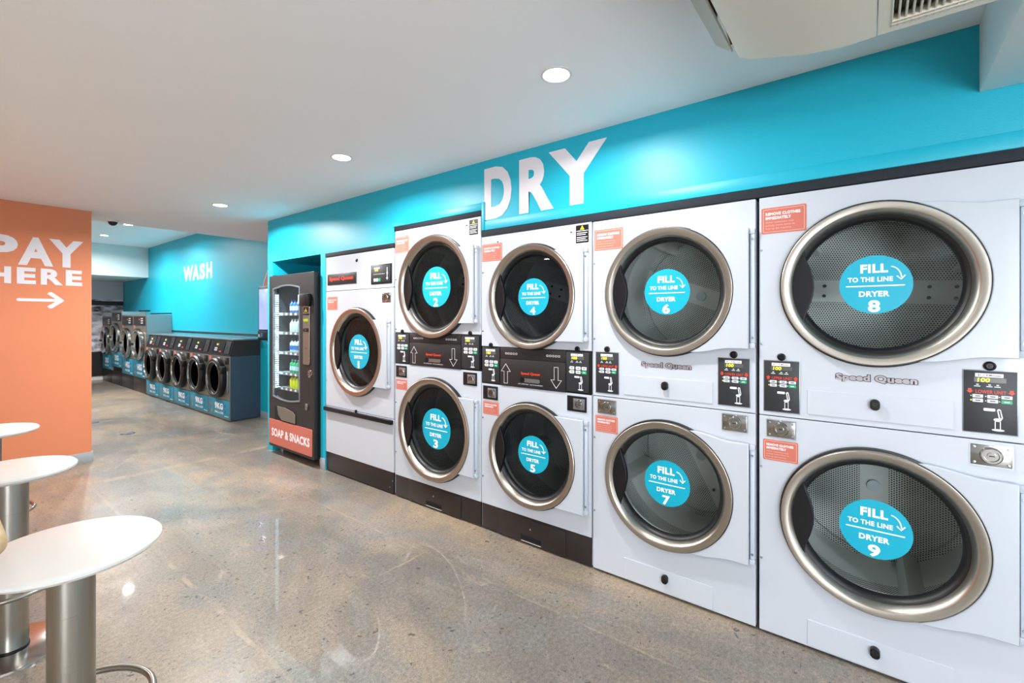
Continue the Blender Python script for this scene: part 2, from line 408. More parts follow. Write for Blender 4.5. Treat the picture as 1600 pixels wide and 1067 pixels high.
# left wall: teal stretch, white stretch, window; front: glazed shopfront
lw = MB().box((-3.6, -1.3, 0), (-3.5, 6.5, CZ), WHITEWALL).box((-3.6, -4.1, 2.5), (-3.5, -1.3, CZ), WHITEWALL).box((-3.6, -4.1, 0), (-3.5, -3.8, 2.5), WHITEWALL).box((-3.6, -3.8, 0), (-3.5, -1.3, .4), WHITEWALL)
struct(lw, 'wall_left')
struct(MB().box((-3.5, -4.1, 2.55), (3.9, -4.0, CZ), WHITEWALL).box((2.35, -4.1, 0), (3.9, -4.0, 2.55), WHITEWALL).box((-3.5, -4.1, 0), (-2.75, -4.0, 2.55), WHITEWALL).box((-2.75, -4.1, 0), (2.35, -4.0, .32), WHITEWALL), 'wall_front')
def window(n, x0, x1, y0, y1, z0, z1, along):
    f = MB(); W_ = .05
    k = 4 if along == 'x' else 3
    for i in range(k+1):
        if along == 'x':
            x = x0+(x1-x0-W_)*i/k; f.box((x, y0, z0), (x+W_, y1, z1), BLACKM)
        else:
            y = y0+(y1-y0-W_)*i/k; f.box((x0, y, z0), (x1, y+W_, z1), BLACKM)
    f.box((x0, y0, z0), (x1, y1, z0+W_), BLACKM).box((x0, y0, z1-W_), (x1, y1, z1), BLACKM)
    o = struct(f, n)
    g = MB()
    if along == 'x': g.box((x0+.01, (y0+y1)/2-.003, z0+.01), (x1-.01, (y0+y1)/2+.003, z1-.01), GLASSV)
    else: g.box(((x0+x1)/2-.003, y0+.01, z0+.01), ((x0+x1)/2+.003, y1-.01, z1-.01), GLASSV)
    g.build('window_pane', o)
window('window_1', -2.75, 2.35, -4.08, -4.02, .32, 2.55, 'x')
window('window_2', -3.58, -3.52, -3.8, -1.3, .4, 2.5, 'y')
# white beam at the top right
struct(MB().box((-3.5, -.95, 2.378), (WX, -.33, CZ), BULK, .003), 'trim_3', 'white boxed beam under the ceiling')
# drain covers in the far floor
for i, (x, y, lb) in enumerate(((1.56, 8.90, 'dark slotted floor drain in front of the low washers, the farther of two'), (1.70, 7.70, 'dark slotted floor drain in front of the low washers, the nearer of two'))):
    d = MB().lathe([(0, .004), (.075, .004), (.08, 0)], (0, 0, 0), BLACKM, 'z', 24)
    for k in range(-3, 4): d.box((-.05, k*.018-.003, .004), (.05, k*.018+.003, .006), ALU)
    o = tag(d.build('floor_drain'), lb, 'floor drain', 'floor drains before the low washers'); o.location = (x, y, 0)

# ------------------------------------------------------------------ wall lettering
def lettering(name, label, loc, rotz, items, cat='sign'):
    t = MB()
    for it in items: it(t)
    o = tag(t.build(name, smooth=False), label, cat); o.location = loc; o.rotation_euler = (0, 0, rotz); return o
def letters(chars, z0, z1, m=LETTER, bold=.03):
    def f(t):
        for ch, a, b in chars:
            t.text(ch, a, b, z0, z1, .002, m, bold)
    return f
lettering('wall_lettering', 'large white DRY letters on the teal wall above the dryers', (WX, 1.7035, 0), FACE,
          [letters((('D', -.4825, -.235), ('R', -.170, .105), ('Y', .068, .478)), 2.215, 2.580, bold=.045)])
lettering('wall_lettering', 'white WASH letters on the teal wall above the low washers', (RX, 9.97, 0), FACE,
          [letters((('W', -.725, -.20), ('A', -.235, .10), ('S', .13, .38), ('H', .45, .715)), 2.235, 2.525, bold=.05)])
def pay(t):
    for ch, a, b in (('P', .375, .60), ('A', .60, .845), ('Y', .815, 1.068)): t.text(ch, a, b, 2.032, 2.310, .002, LETTER, .045)
    for ch, a, b in (('H', .395, .555), ('E', .592, .722), ('R', .755, .915), ('E', .935, 1.06)): t.text(ch, a, b, 1.848, 2.008, .002, LETTER, .045)
    ar = [(.60, 1.679), (.86, 1.679), (.80, 1.632), (.815, 1.612), (.835, 1.612), (.925, 1.690), (.925, 1.695), (.835, 1.775), (.815, 1.775), (.80, 1.755), (.86, 1.708), (.60, 1.708), (.590, 1.70), (.590, 1.686)]
    t.flat([ar], .001, .003, LETTER)
lettering('wall_lettering', 'white PAY HERE letters with a right arrow on the orange wall', (0, 6.5, 0), 0, [pay])
o = tag(MB().disc(0, 0, .80, .001, .004, STK_WHITE, 96).disc(0, 0, .785, .004, .006, CORAL, 96).build('wall_disc'), 'round coral disc with pale rim on the wall behind the payment terminal', 'wall graphic')
o.location = (RX, 6.55, 1.68); o.rotation_euler = (0, 0, FACE)

# mural of a rocky shore
def mural():
    k = NT('shore_photo_mural'); b = k.b; b.inputs['Roughness'].default_value = .6
    tc = k.n('ShaderNodeTexCoord'); sp = k.n('ShaderNodeSeparateXYZ'); k.l(tc.outputs['Object'], sp.inputs[0])
    mp = k.n('ShaderNodeMapping'); mp.inputs['Scale'].default_value = (1.3, 1, 3.2); k.l(tc.outputs['Object'], mp.inputs[0])
    n1 = k.n('ShaderNodeTexNoise', Scale=2.6, Detail=8.0, Roughness=.7, Distortion=.6); k.l(mp.outputs[0], n1.inputs['Vector'])
    vo = k.n('ShaderNodeTexVoronoi', Scale=3.0, feature='F1'); k.l(mp.outputs[0], vo.inputs['Vector'])
    r = k.n('ShaderNodeValToRGB'); e = r.color_ramp.elements
    e[0].position = .38; e[0].color = lin((40, 44, 56)); e[1].position = .60; e[1].color = lin((236, 236, 250))
    k.l(k.math('ADD', k.math('MULTIPLY', n1.outputs['Fac'], .75), k.math('MULTIPLY', vo.outputs['Distance'], .28)), r.inputs[0])
    hz = k.math('ADD', sp.outputs[2], k.math('MULTIPLY', n1.outputs['Fac'], .05))
    sky = k.n('ShaderNodeMix', data_type='RGBA'); sky.inputs[7].default_value = lin((200, 206, 222)); k.l(r.outputs[0], sky.inputs[6])
    k.l(k.math('GREATER_THAN', hz, 2.0), sky.inputs[0])
    sea = k.n('ShaderNodeMix', data_type='RGBA'); sea.inputs[7].default_value = lin((34, 38, 46)); k.l(sky.outputs[2], sea.inputs[6])
    k.l(k.math('MULTIPLY', k.math('GREATER_THAN', hz, 1.86), k.math('LESS_THAN', hz, 1.97)), sea.inputs[0])
    low = k.n('ShaderNodeMix', data_type='RGBA'); low.inputs[7].default_value = lin((16, 16, 18)); k.l(sea.outputs[2], low.inputs[6])
    k.l(k.math('LESS_THAN', hz, .72), low.inputs[0]); k.l(low.outputs[2], b.inputs['Base Color']); return k.m
tag(MB().box((-1.2, 14.975, .1), (RX-.01, 14.998, 2.43), mural()).build('wall_mural'), 'grey photographic mural of a rocky shore on the far wall', 'mural')

# ------------------------------------------------------------------ downlights
def downlight(x, y, z, label, r=.058, p=DOWNLIGHT_W):
    if z > CZ: p *= 2.3
    elif y > 4 and x < 1: p *= .55
    elif x > 1: p *= (1 if y < 2 else 1.35 if y < 4 else 2.7)
    t = thing('downlight', label, 'ceiling light', (x, y, z), 0, 'round ceiling downlights')
    MB().lathe([(r+.012, 0), (r+.014, -.004), (r+.004, -.007), (r, -.004), (r, 0)], (0, 0, 0), WHITEWALL, 'z', 40).build('trim_ring', t)
    MB().lathe([(0, -.003), (r, -.003)], (0, 0, 0), LAMP, 'z', 40).build('lens', t)
    l = area('lamp_light', (0, 0, -.012), (0, 0, 0), 2*r, 2*r, p, (1, .99, .98), True); l.parent = t; l.data.spread = math.radians(165)
LAMP = mat('lit_lamp_lens', (255, 255, 255), .5, emit=(255, 252, 246), es=30)
for i, (x, y, z, lb) in enumerate((
    (1.813, 1.146, CZ, 'round downlight above the DRY letters, nearest to the camera'),
    (1.823, 2.92, CZ, 'round downlight in front of the tallest dryers, second nearest'),
    (1.85, 5.10, CZ, 'round downlight in front of the snack machine, third nearest'),
    (2.21, 9.98, CZB, 'round downlight in the raised back ceiling, nearer of two'),
    (2.21, 11.62, CZB, 'round downlight in the raised back ceiling, farther of two'),
    (-1.4, 1.2, CZ, 'round downlight in the ceiling left of the camera'),
    (-1.4, 4.2, CZ, 'round downlight in the ceiling before the orange wall'),
    (.25, -1.9, CZ, 'round downlight in the ceiling behind the camera'),
    (-.2, 5.1, CZ, 'round downlight in the ceiling over the counter end'),
    (.6, 9.0, CZB, 'unseen round downlight added to brighten the back room, left of the washers'),  # this and the next: unseen lamps added to brighten the back room
    (.9, 12.0, CZB, 'unseen round downlight added to brighten the back room, near the bulkhead'))):
    downlight(x, y, z, lb)

# ------------------------------------------------------------------ dryers
def fill_sticker(n, r, v):
    s = MB().disc(0, 0, r, v, v+.0012, CYAN, 64)
    k = r/.125; v += .0012
    def T(t, a, b, c, d, bo=.03): s.text(t, a*k, b*k, c*k, d*k, v, STK_WHITE, bo)
    T('FILL', -.050, .044, .050, .088, .045)
    T('TO THE LINE', -.094, .060, .012, .033, .035)
    s.flat([rrect(-.101*k, .099*k, -.0085*k, -.0035*k, .0024*k)], v, v+.0008, STK_WHITE)
    T('DRYER', -.055, .049, -.052, -.028, .04)
    T(str(n), (-.024 if n != 1 else -.014), (.018 if n != 1 else .008), -.119, -.067, .035)
    s.tube([((.052+.036*math.sin(a))*k, -v-.0003, (.022+.052*math.cos(a))*k) for a in [i*.13+.05 for i in range(12)]], .0026*k, STK_WHITE, 6)
    s.tube([(.072*k, -v-.0003, .034*k), (.0865*k, -v-.0003, .019*k), (.100*k, -v-.0003, .036*k)], .0028*k, STK_WHITE, 6)
    return s
def coral_sticker(u0, u1, z0, z1, v=.0012):
    s = MB().flat([rrect(u0, u1, z0, z1, .006)], .0002, v, CORAL)
    w_, h_ = u1-u0, z1-z0
    s.flat([rrect(u0+.04*w_, u1-.04*w_, z0+.055*h_, z1-.055*h_, .004), rrect(u0+.052*w_, u1-.052*w_, z0+.072*h_, z1-.072*h_, .0035)], v, v+.0004, CORALL)
    def T(t, a, b, c, d, bo, m): s.text(t, u0+a*w_, u0+b*w_, z0+c*h_, z0+d*h_, v, m, bo)
    T('REMOVE CLOTHES', .10, .87, .70, .81, .035, STK_WHITE); T('IMMEDIATELY', .10, .67, .54, .65, .035, STK_WHITE)
    T('Other customers may', .10, .73, .38, .47, 0, CORALL); T('politely move items to', .10, .75, .26, .35, 0, CORALL); T('free up the machine.', .10, .68, .14, .23, 0, CORALL)
    return s
def arrow_outline(u, z0, z1, up=True, w1=.016, w2=.042, hd=.055):
    p = [(-w1, 0), (w1, 0), (w1, 1-hd), (w2, 1-hd), (0, 1), (-w2, 1-hd), (-w1, 1-hd)]
    h_ = z1-z0
    q = [(x, (y if y in (0, 1) else 1-hd/h_)*h_) for x, y in p]
    t_ = .0022
    inner = [(-w1+t_, t_), (w1-t_, t_), (w1-t_, h_-hd+t_), (w2-2*t_, h_-hd+t_), (0, h_-2.2*t_), (-w2+2*t_, h_-hd+t_), (-w1+t_, h_-hd+t_)]
    f = (lambda a: [(u+x, z0+y) for x, y in a]) if up else (lambda a: [(u+x, z1-y) for x, y in a])
    return [f(q), f(inner)]
def door(t, cz, R, uR, hh, curved, n, rst, tinted, u_off=0):
    k = R/.345
    # hinge-side panel
    if curved:
        un = .137*k; zn = math.sqrt((R+.002)**2-un**2)
        top = [(un, zn), (un+.03, zn+.001)] + [(un+.03+(uR-un-.03)*i/10, zn+(hh-zn)*(.5-.5*math.cos(PI*min(1, i/7.0)))) for i in range(1, 11)]
    else:
        un = math.sqrt((R+.002)**2-hh**2); top = [(un, hh), (uR, hh)]
    a0 = math.atan2(top[0][1], top[0][0])
    arc = circ(0, 0, R+.001, 40, -a0, a0)[1:-1]
    outline = top + [(x, -y) for x, y in top[::-1]] + arc
    d = MB().flat([outline], .012, .036, WHITE2, .004).build('door', t)
    d.location = (0, 0, cz)
    # thin dark rim behind the ring
    MB().lathe([(R-.03, .001), (R+.007, .001), (R+.008, .006), (R+.006, .021), (R-.006, .024)], (0, 0, 0), RUBBER, 'v', 96).build('door_rim', d)
    MB().lathe([(R-.012, .003), (R-.001, .006), (R, .030), (R-.002, .0385), (R-.005, .0405), (R-.030*k, .0400), (R-.0325*k, .0385), (R-.040*k, .030), (R-.047*k, .018), (R-.052*k, .006)], (0, 0, 0), RINGM, 'v', 128).build('door_ring', d)
    MB().lathe([(R-.046*k, -.014), (R-.0505*k, .006), (R-.053*k, .008), (R-.060*k, .004), (R-.068*k, -.008), (R-.073*k, -.022), (R-.073*k, -.03)], (0, 0, 0), RUBBER, 'v', 96).build('gasket', d)
    gr = R-.071*k
    MB().lathe([(0, -.0185), (gr*.5, -.0195), (gr, -.022), (gr, -.027), (gr*.5, -.0245), (0, -.0235)], (0, 0, 0), GLASST if tinted else GLASS, 'v', 96).build('door_glass', d)
    # finger pull
    rr = R-.0315*k; ah = math.acos(.243*k/rr)
    edge = []
    for i in range(17):
        q = -1+2*i/16
        edge.append((-(.246-.030*math.exp(-(q*1.9)**2)+.010*math.exp(-((abs(q)-.72)*5)**2))*k if abs(q) < .99 else -.243*k, q*math.sin(ah)*rr))
    loop = circ(0, 0, rr, 24, PI-ah, PI+ah)+edge
    MB().flat([loop], -.003, .022, BLACK, .003).build('handle', d)
    s = fill_sticker(n, rst, -.0175); st = s.build('fill_sticker', d)
    # hinge
    h = MB().fb(uR+.004, uR+.024, -hh+.03, hh-.03, .002, .022, HINGEM, .003)
    for zz in (-hh+.055, hh-.055):
        h.cyl((uR+.014, -.022, zz), (uR+.014, -.0245, zz), .006, ALU, 16)
    h.fb(uR+.001, uR+.026, hh-.03, hh-.004, .002, .026, WHITE2, .003).fb(uR+.001, uR+.026, -hh+.004, -hh+.03, .002, .026, WHITE2, .003)
    h.build('hinge', d)
    return d
def drum(t, cz, R, rd, depth=.62, spin=0):
    k = R/.345; ro = R-.055*k
    v0 = -.075
    m = MB(); seg = 96
    # side wall, UV in metres
    vs = []; fs = []; uvs = []
    nz = 6
    for i in range(seg):
        a = 2*PI*i/seg
        for j in range(nz+1): vs.append((rd*math.cos(a), -(v0-depth*j/nz), rd*math.sin(a)))
    for i in range(seg):
        for j in range(nz):
            i2 = (i+1) % seg; q = [i*(nz+1)+j, i*(nz+1)+j+1, i2*(nz+1)+j+1, i2*(nz+1)+j]
            fs.append(q); u0, u1 = 2*PI*rd*i/seg, 2*PI*rd*(i+1)/seg; w0, w1 = depth*j/nz, depth*(j+1)/nz
            uvs.append([(u0, w0), (u0, w1), (u1, w1), (u1, w0)])
    m.add(vs, fs, PERF_S, uvs)
    # back wall with a pressed step
    rings = [rd, rd*.93, rd*.90, rd*.5, .001]; hs = [0, 0, .012, .012, .012]
    vs = []; fs = []; uvs = []
    for i in range(seg):
        a = 2*PI*i/seg
        for r_, h_ in zip(rings, hs): vs.append((r_*math.cos(a), -(v0-depth+h_), r_*math.sin(a)))
    for i in range(seg):
        i2 = (i+1) % seg
        for j in range(4):
            q = [i*5+j, i*5+j+1, i2*5+j+1, i2*5+j]; fs.append(q); uvs.append([(vs[x][0], vs[x][2]) for x in q])
    m.add(vs, fs, PERF_B, uvs)
    m.lathe([(ro, -.004), (ro, v0), (ro+.002, v0), (rd, v0-.003), (rd+.001, v0)], (0, 0, 0), DRUMPLAIN, 'v', seg)
    d = m.build('drum', t); d.location = (0, 0, cz); d.rotation_euler = (0, spin, 0)
    for i in range(3):
        a = .35+2*PI*i/3
        b = MB(); c, s_ = math.cos(a), math.sin(a)
        for w_, hgt in ((.045, .0),):
            pr = [(rd-.004, -.05), (rd-.07, -.014), (rd-.078, 0), (rd-.07, .014), (rd-.004, .05)]
            vs = []
            for vv in (v0-.03, v0-depth+.02):
                sh = .75 if vv == v0-.03 else 1
                for r_, tt in pr:
                    r2 = rd-(rd-r_)*sh; vs.append((r2*c-tt*s_, -vv, r2*s_+tt*c))
            fs = [[j, j+1, 6+j, 5+j] for j in range(4)]+[[0, 1, 2, 3, 4], [9, 8, 7, 6, 5]]
            b.add(vs, fs, DRUMPLAIN)
        b.build('lifter', d)
    b = MB()
    for i in range(2):
        a = PI*i; c, s_ = math.cos(a), math.sin(a)
        for r_, tt in ((rd*.80, .03), (rd*.80, -.03), (rd*.55, .028), (rd*.55, -.028)):
            x, z = r_*c-tt*s_, r_*s_+tt*c
            b.cyl((x, -(v0-depth+.012), z), (x, -(v0-depth+.022), z), .009, BLACKM, 12)
    b.cyl((0, -(v0-depth+.012), 0), (0, -(v0-depth+.03), 0), .03, ALU, 24)
    b.build('bolts', d)
def lock(t, u0, u1, z0, z1, surround=False):
    m = MB()
    if surround:
        m.fb(u0, u1, z0, z1, .0, .004, BLACK, .001)
        u0, u1, z0, z1 = u0+.045, u1-.012, z0+.014, z1-.014
        m.fb(u0, u1, z0, z1, .004, .007, ALU, .001); v = .007
    else:
        m.fb(u0-.003, u1+.003, z0-.003, z1+.003, 0, .002, ALU); m.fb(u0, u1, z0, z1, .0, .0055, STEELD, .002); v = .0055
    cu, cz = (u0+u1)/2, (z0+z1)/2; r = (z1-z0)*.36
    m.lathe([(r*1.15, v), (r*1.12, v+.004), (r*.95, v+.010), (r*.75, v+.010), (r*.70, v+.004), (r*.45, v+.004), (r*.42, v+.009), (0, v+.009)], (cu, 0, cz), STEELD, 'v', 36)
    m.fb(cu-r*.28, cu+r*.28, cz-r*.07, cz+r*.07, v+.009, v+.0098, BLACK)
    for a in (u0+.010, u1-.010):
        for b in (z0+.010, z1-.010): m.lathe([(.005, v), (.004, v+.003), (0, v+.0035)], (a, 0, b), ALU, 'v', 12)
    return m.build('lock_plate', t)
def panel(t, u0, u1, z0, z1, unit, side, frame=True):
    """coin and start control panel; unit is 'UPPER UNIT', 'LOWER UNIT' or None"""
    W_, H_ = u1-u0, z1-z0
    U = lambda a: u0+a*W_
    Zf = lambda b: z1-b*H_
    m = MB()
    if frame: m.fb(u0-.003, u1+.003, z0-.003, z1+.003, .0, .003, PANELF, .001)
    m.fb(u0, u1, z0, z1, .0, .0045, PANELD, .001)
    v = .0045
    def F(a, b, c, d, mm, r=.001, e=.0006): m.flat([rrect(U(a), U(b), Zf(d), Zf(c), r, 3)], v, v+e, mm)
    F(.22, .75, .04, .10, STK_WHITE)
    m.text('$1 = 4 Minutes', U(.27), U(.70), Zf(.088), Zf(.055), v+.0006, DARKTXT, .01)
    for a in (.22, .45, .60):
        F(a+.02, a+.07, .215, .232, BTN); F(a-.02, a+.10, .245, .258, BTN)
    if unit:
        m.text(unit, U(.23), U(.80), Zf(.365), Zf(.310), v, LOGO_O, .004)
        up = unit[0] == 'U'
        for cu in (.12, .90):
            pts = [(-.035, 0), (.035, 0), (.035, .5), (.07, .5), (0, 1), (-.07, .5), (-.035, .5)]
            m.flat([[(U(cu+x), (Zf(.37)+(Zf(.295)-Zf(.37))*(y if up else 1-y))) for x, y in pts]], v, v+.0006, LOGO_O)
        br = ((.385, .438), (.455, .510))
    else: br = ((.36, .44), (.46, .54))
    for a in (.13, .41, .665):
        for (b1, b2) in br: F(a, a+.025, (b1+b2)/2-.008, (b1+b2)/2+.008, LED_Y if (a == .13 and b1 > .45) else BTN)
    F(.38, .60, .60, .645, STK_WHITE, .003)
    m.flat([[(U(.63), Zf(.62)), (U(.66), Zf(.60)), (U(.70), Zf(.61)), (U(.74), Zf(.74)), (U(.72), Zf(.77)), (U(.67), Zf(.77))], [(U(.655), Zf(.625)), (U(.685), Zf(.625)), (U(.715), Zf(.74)), (U(.69), Zf(.752))]], v, v+.0008, STK_WHITE)
    m.flat([[(U(.64)+math.cos(a)*.075*W_, Zf(.775)+math.sin(a)*.025*H_) for a in [2*PI*i/20 for i in range(20)]]], v, v+.0010, BTN)
    m.flat([rect(U(.59), U(.70), Zf(.93), Zf(.80)), rect(U(.605), U(.685), Zf(.925), Zf(.805))], v, v+.0008, STK_WHITE)
    m.flat([[(U(.65)+math.cos(a)*.12*W_, Zf(.94)+math.sin(a)*.018*H_) for a in [2*PI*i/20 for i in range(20)]]], v, v+.0010, BTN)
    p = m.build('control_panel', t)
    MB().flat([rrect(U(.20), U(.80), Zf(.185), Zf(.110), .001)], v, v+.001, LCD).text('100', U(.26), U(.49), Zf(.180), Zf(.115), v+.001, LCDY, .02, shear=.15).build('display', p)
    for j, (b1, b2) in enumerate(br):
        for i, a in enumerate((.17, .45, .71)):
            g = j == 1 and i == 2
            q = MB().flat([rrect(U(a), U(a+.2), Zf(b2), Zf(b1), .0015, 3)], v, v+.0022, BTNG if g else BTN)
            q.fb(U(a+.05), U(a+.15), Zf((b1+b2)/2+.007), Zf((b1+b2)/2-.007), v+.0022, v+.0025, STK_WHITE if g else DARKTXT)
            q.build('button', p)
    MB().lathe([(.0175, 0), (.0175, .006), (.012, .009), (.010, .005), (.004, .005), (.003, .008), (0, .008)], ((u0+u1)/2-.0, 0, z1+.019), BLACK, 'v', 28).build('service_cap', t)
    return p
def shell(t, hw, top, depth=.78, m=WHITE, z0=.012):
    s = MB(); e = .002
    s.fb(-hw, -hw+.012, z0, top, -depth, -.021, m).fb(hw-.012, hw, z0, top, -depth, -.021, m).fb(-hw+.012, hw-.012, top-.012, top, -depth, -.021, m)
    s.fb(-hw+.012, hw-.012, z0, z0+.012, -depth, -.021, m).fb(-hw+.012, hw-.012, z0+.012, top-.012, -depth, -depth+.01, m)
    for a in (-hw+.08, hw-.08):
        for b in (-.09, -depth+.08): s.cyl((a, -b, 0), (a, -b, z0), .018, ALU, 16)
    s.build('cabinet', t)
def front(t, name, hw, z0, z1, holes, m=WHITE, v0=-.020, v1=0):
    lp = [rrect(-hw, hw, z0, z1, .003)] + [circ(0, cz, r, 72) for cz, r in holes]
    return MB().flat(lp, v0, v1, m, .002).build(name, t)
def screws(t, pts, m=ALU):
    s = MB()
    for u, z in pts: s.lathe([(.0055, 0), (.005, .002), (0, .003)], (u, 0, z), m, 'v', 12)
    s.build('screws', t)
def warning(t, u0, u1, z0, z1):
    w_, h_ = u1-u0, z1-z0
    s = MB().flat([rect(u0, u1, z0, z1)], .0002, .0012, BLACK)
    s.flat([[(u0+.33*w_, z0+.74*h_), (u0+.67*w_, z0+.74*h_), (u0+.5*w_, z0+.97*h_)]], .0012, .0018, YELLOW)
    s.fb(u0+.485*w_, u0+.515*w_, z0+.79*h_, z0+.89*h_, .0018, .0022, BLACK)
    s.fb(u0+.05*w_, u0+.95*w_, z0+.66*h_, z0+.69*h_, .0012, .0018, STK_WHITE)
    for i, b in enumerate((.54, .44, .30, .20, .10)): s.fb(u0+.08*w_, u0+(.9-.12*(i % 2))*w_, z0+b*h_, z0+(b+.035)*h_, .0012, .0018, STK_WHITE)
    s.build('warning_sticker', t)

def white_stack(yc, label, nums, spins):
    t = thing('stacked_dryer', label, 'tumble dryer', (WX, yc, 0), FACE, 'dryers along the teal wall')
    hw = .4395; R = .345; cu, cl = 1.657, .609
    shell(t, hw, 2.090)
    front(t, 'upper_panel', hw, 1.050, 2.092, [(cu, .292)]); front(t, 'lower_panel', hw, .014, 1.046, [(cl, .292)])
    for cz, n, sp in ((cu, nums[0], spins[0]), (cl, nums[1], spins[1])):
        door(t, cz, R, .415, .294, True, n, .1245, False); drum(t, cz, R, .405, .62, sp)
    for (z0, z1) in ((1.075, 1.186), (.020, .138)):
        d = MB().flat([rrect(-.243, .243, z0, z1, .005)], .0, .004, WHITE, .0015)
        dr = d.build('lint_drawer', t)
        kz = z1-.037
        MB().flat([rrect(-.017, .017, kz-.026, kz+.02, .0165, 8)], .003, .024, BLACK, .003).lathe([(.0115, .024), (.010, .0275), (.004, .0275), (.003, .025), (0, .025)], (0, 0, kz+.001), RUBBER, 'v', 24).build('knob', dr)
    panel(t, -.4175, -.274, 1.072, 1.311, 'UPPER UNIT', -1); panel(t, .271, .414, 1.077, 1.312, 'LOWER UNIT', 1)
    lock(t, -.405, -.291, .951, 1.029); lock(t, .290, .402, .952, 1.031)
    lg = MB()
    lg.text('Speed Queen', -.136, .136, 1.234, 1.270, .0008, BLACK, .10, ref=.045); lg.text('Speed Queen', -.136, .136, 1.234, 1.270, .0018, LOGO_G, .045)
    lg.build('logo', t)
    coral_sticker(-.430, -.246, 1.916, 2.039).build('coral_sticker', t); coral_sticker(-.423, -.279, .837, .935).build('coral_sticker', t)
    screws(t, [(-.43, 1.84), (-.43, 1.39), (-.43, .80), (-.43, .36), (.431, 1.84), (.431, 1.39)])
    return t
def black_band_stack(yc, hw, top, band, cu, cl, R, hh, uR, rst, nums, label, stk1, stk2, warn, lk):
    t = thing('stacked_dryer', label, 'tumble dryer', (WX, yc, 0), FACE, 'dryers along the teal wall')
    k = hw/.442
    shell(t, hw, top-.003, m=WHITE)
    b0, b1 = band
    front(t, 'upper_panel', hw, b1+.001, top, [(cu, R-.053*R/.345)]); front(t, 'lower_panel', hw, .186, b0-.001, [(cl, R-.053*R/.345)])
    for cz, n, sp in ((cu, nums[0], .3), (cl, nums[1], 1.1)):
        door(t, cz, R, uR, hh, False, n, rst, True); drum(t, cz, R, R*1.09, .62, sp)
    # black control band
    MB().fb(-hw+.002, hw-.002, b0+.001, b1-.001, -.018, -.001, BLACK, .002).build('control_band', t)
    pw = .166*k
    panel(t, -hw+.010, -hw+.010+pw*.95, b0+.012, b1-.010, None, -1, False); panel(t, hw-.014-pw*.97, hw-.016, b0+.012, b1-.010, None, 1, False)
    um = pw+.012
    f = MB().fb(-hw+um, hw-um, b0+.004, b1-.080, .0, .008, BLACKM, .002).fb(-hw+um, hw-um, b1-.078, b1-.004, .0, .005, BLACKM, .002)
    f.flat(arrow_outline(-.213*k, b0+.018, b0+.155), .008, .0088, LETTER); f.flat(arrow_outline(.196*k, b0+.018, b0+.155, False), .008, .0088, LETTER)
    f.text('Speed Queen', -.083*k, .071*k, b0+.084, b0+.106, .008, LOGO_O, .03)
    for s_ in (-1, 1):
        for i in range(5): f.flat([rrect((s_*.17+i*.022-.05)*k, (s_*.17+i*.022-.035)*k, b1-.048, b1-.036, .001, 2), rrect((s_*.17+i*.022-.048)*k, (s_*.17+i*.022-.037)*k, b1-.046, b1-.038, .001, 2)], .005, .0056, LETTER)
    f.text('LINT COMPARTMENT - MUST BE CLEANED DAILY', -.105*k, .095*k, b0+.022, b0+.029, .008, LETTER, 0)
    fl = f.build('lint_door', t)
    MB().flat([rrect(-.084*k, .072*k, b0+.038, b0+.066, .011)], .008, .0086, ALU).flat([rrect(-.084*k, -.052*k, b0+.038, b0+.066, .011)], .0086, .0092, BLACK).flat([rrect(-.090*k, .076*k, b0+.033, b0+.071, .015), rrect(-.084*k, .072*k, b0+.038, b0+.066, .011)], .008, .0105, BLACK).build('slot_handle', fl)
    lock(t, lk[0], lk[1], b0-.110, b0-.015, True); lock(t, lk[2], lk[3], b0-.110, b0-.015, True)
    coral_sticker(*stk1).build('coral_sticker', t); coral_sticker(*stk2).build('coral_sticker', t)
    warning(t, *warn)
    # plinth
    MB().fb(-hw+.004, hw-.004, .012, .183, -.019, -.003, BROWNBLACK, .002).build('plinth', t)
    c = MB().fb(-.277*k, .262*k, .014, .172, -.003, .003, BROWNBLACK, .002).flat([rrect(-.088*k, .077*k, .030, .052, .008)], .003, .0036, DARKGAP)
    c.fb(-.086*k, .075*k, .052, .056, .003, .009, BLACK, .001).fb(-.085*k, .075*k, .020, .023, .003, .0036, LETTER).lathe([(.006, .003), (.005, .006), (0, .006)], (-.01, 0, .11), ALU, 'v', 12)
    c.build('access_cover', t)
    screws(t, [(-hw+.012, 1.84), (-hw+.012, 1.42), (-hw+.012, .80), (-hw+.012, .38), (-hw+.15, top-.05), (hw-.14, top-.05)], BLACKM)
    return t
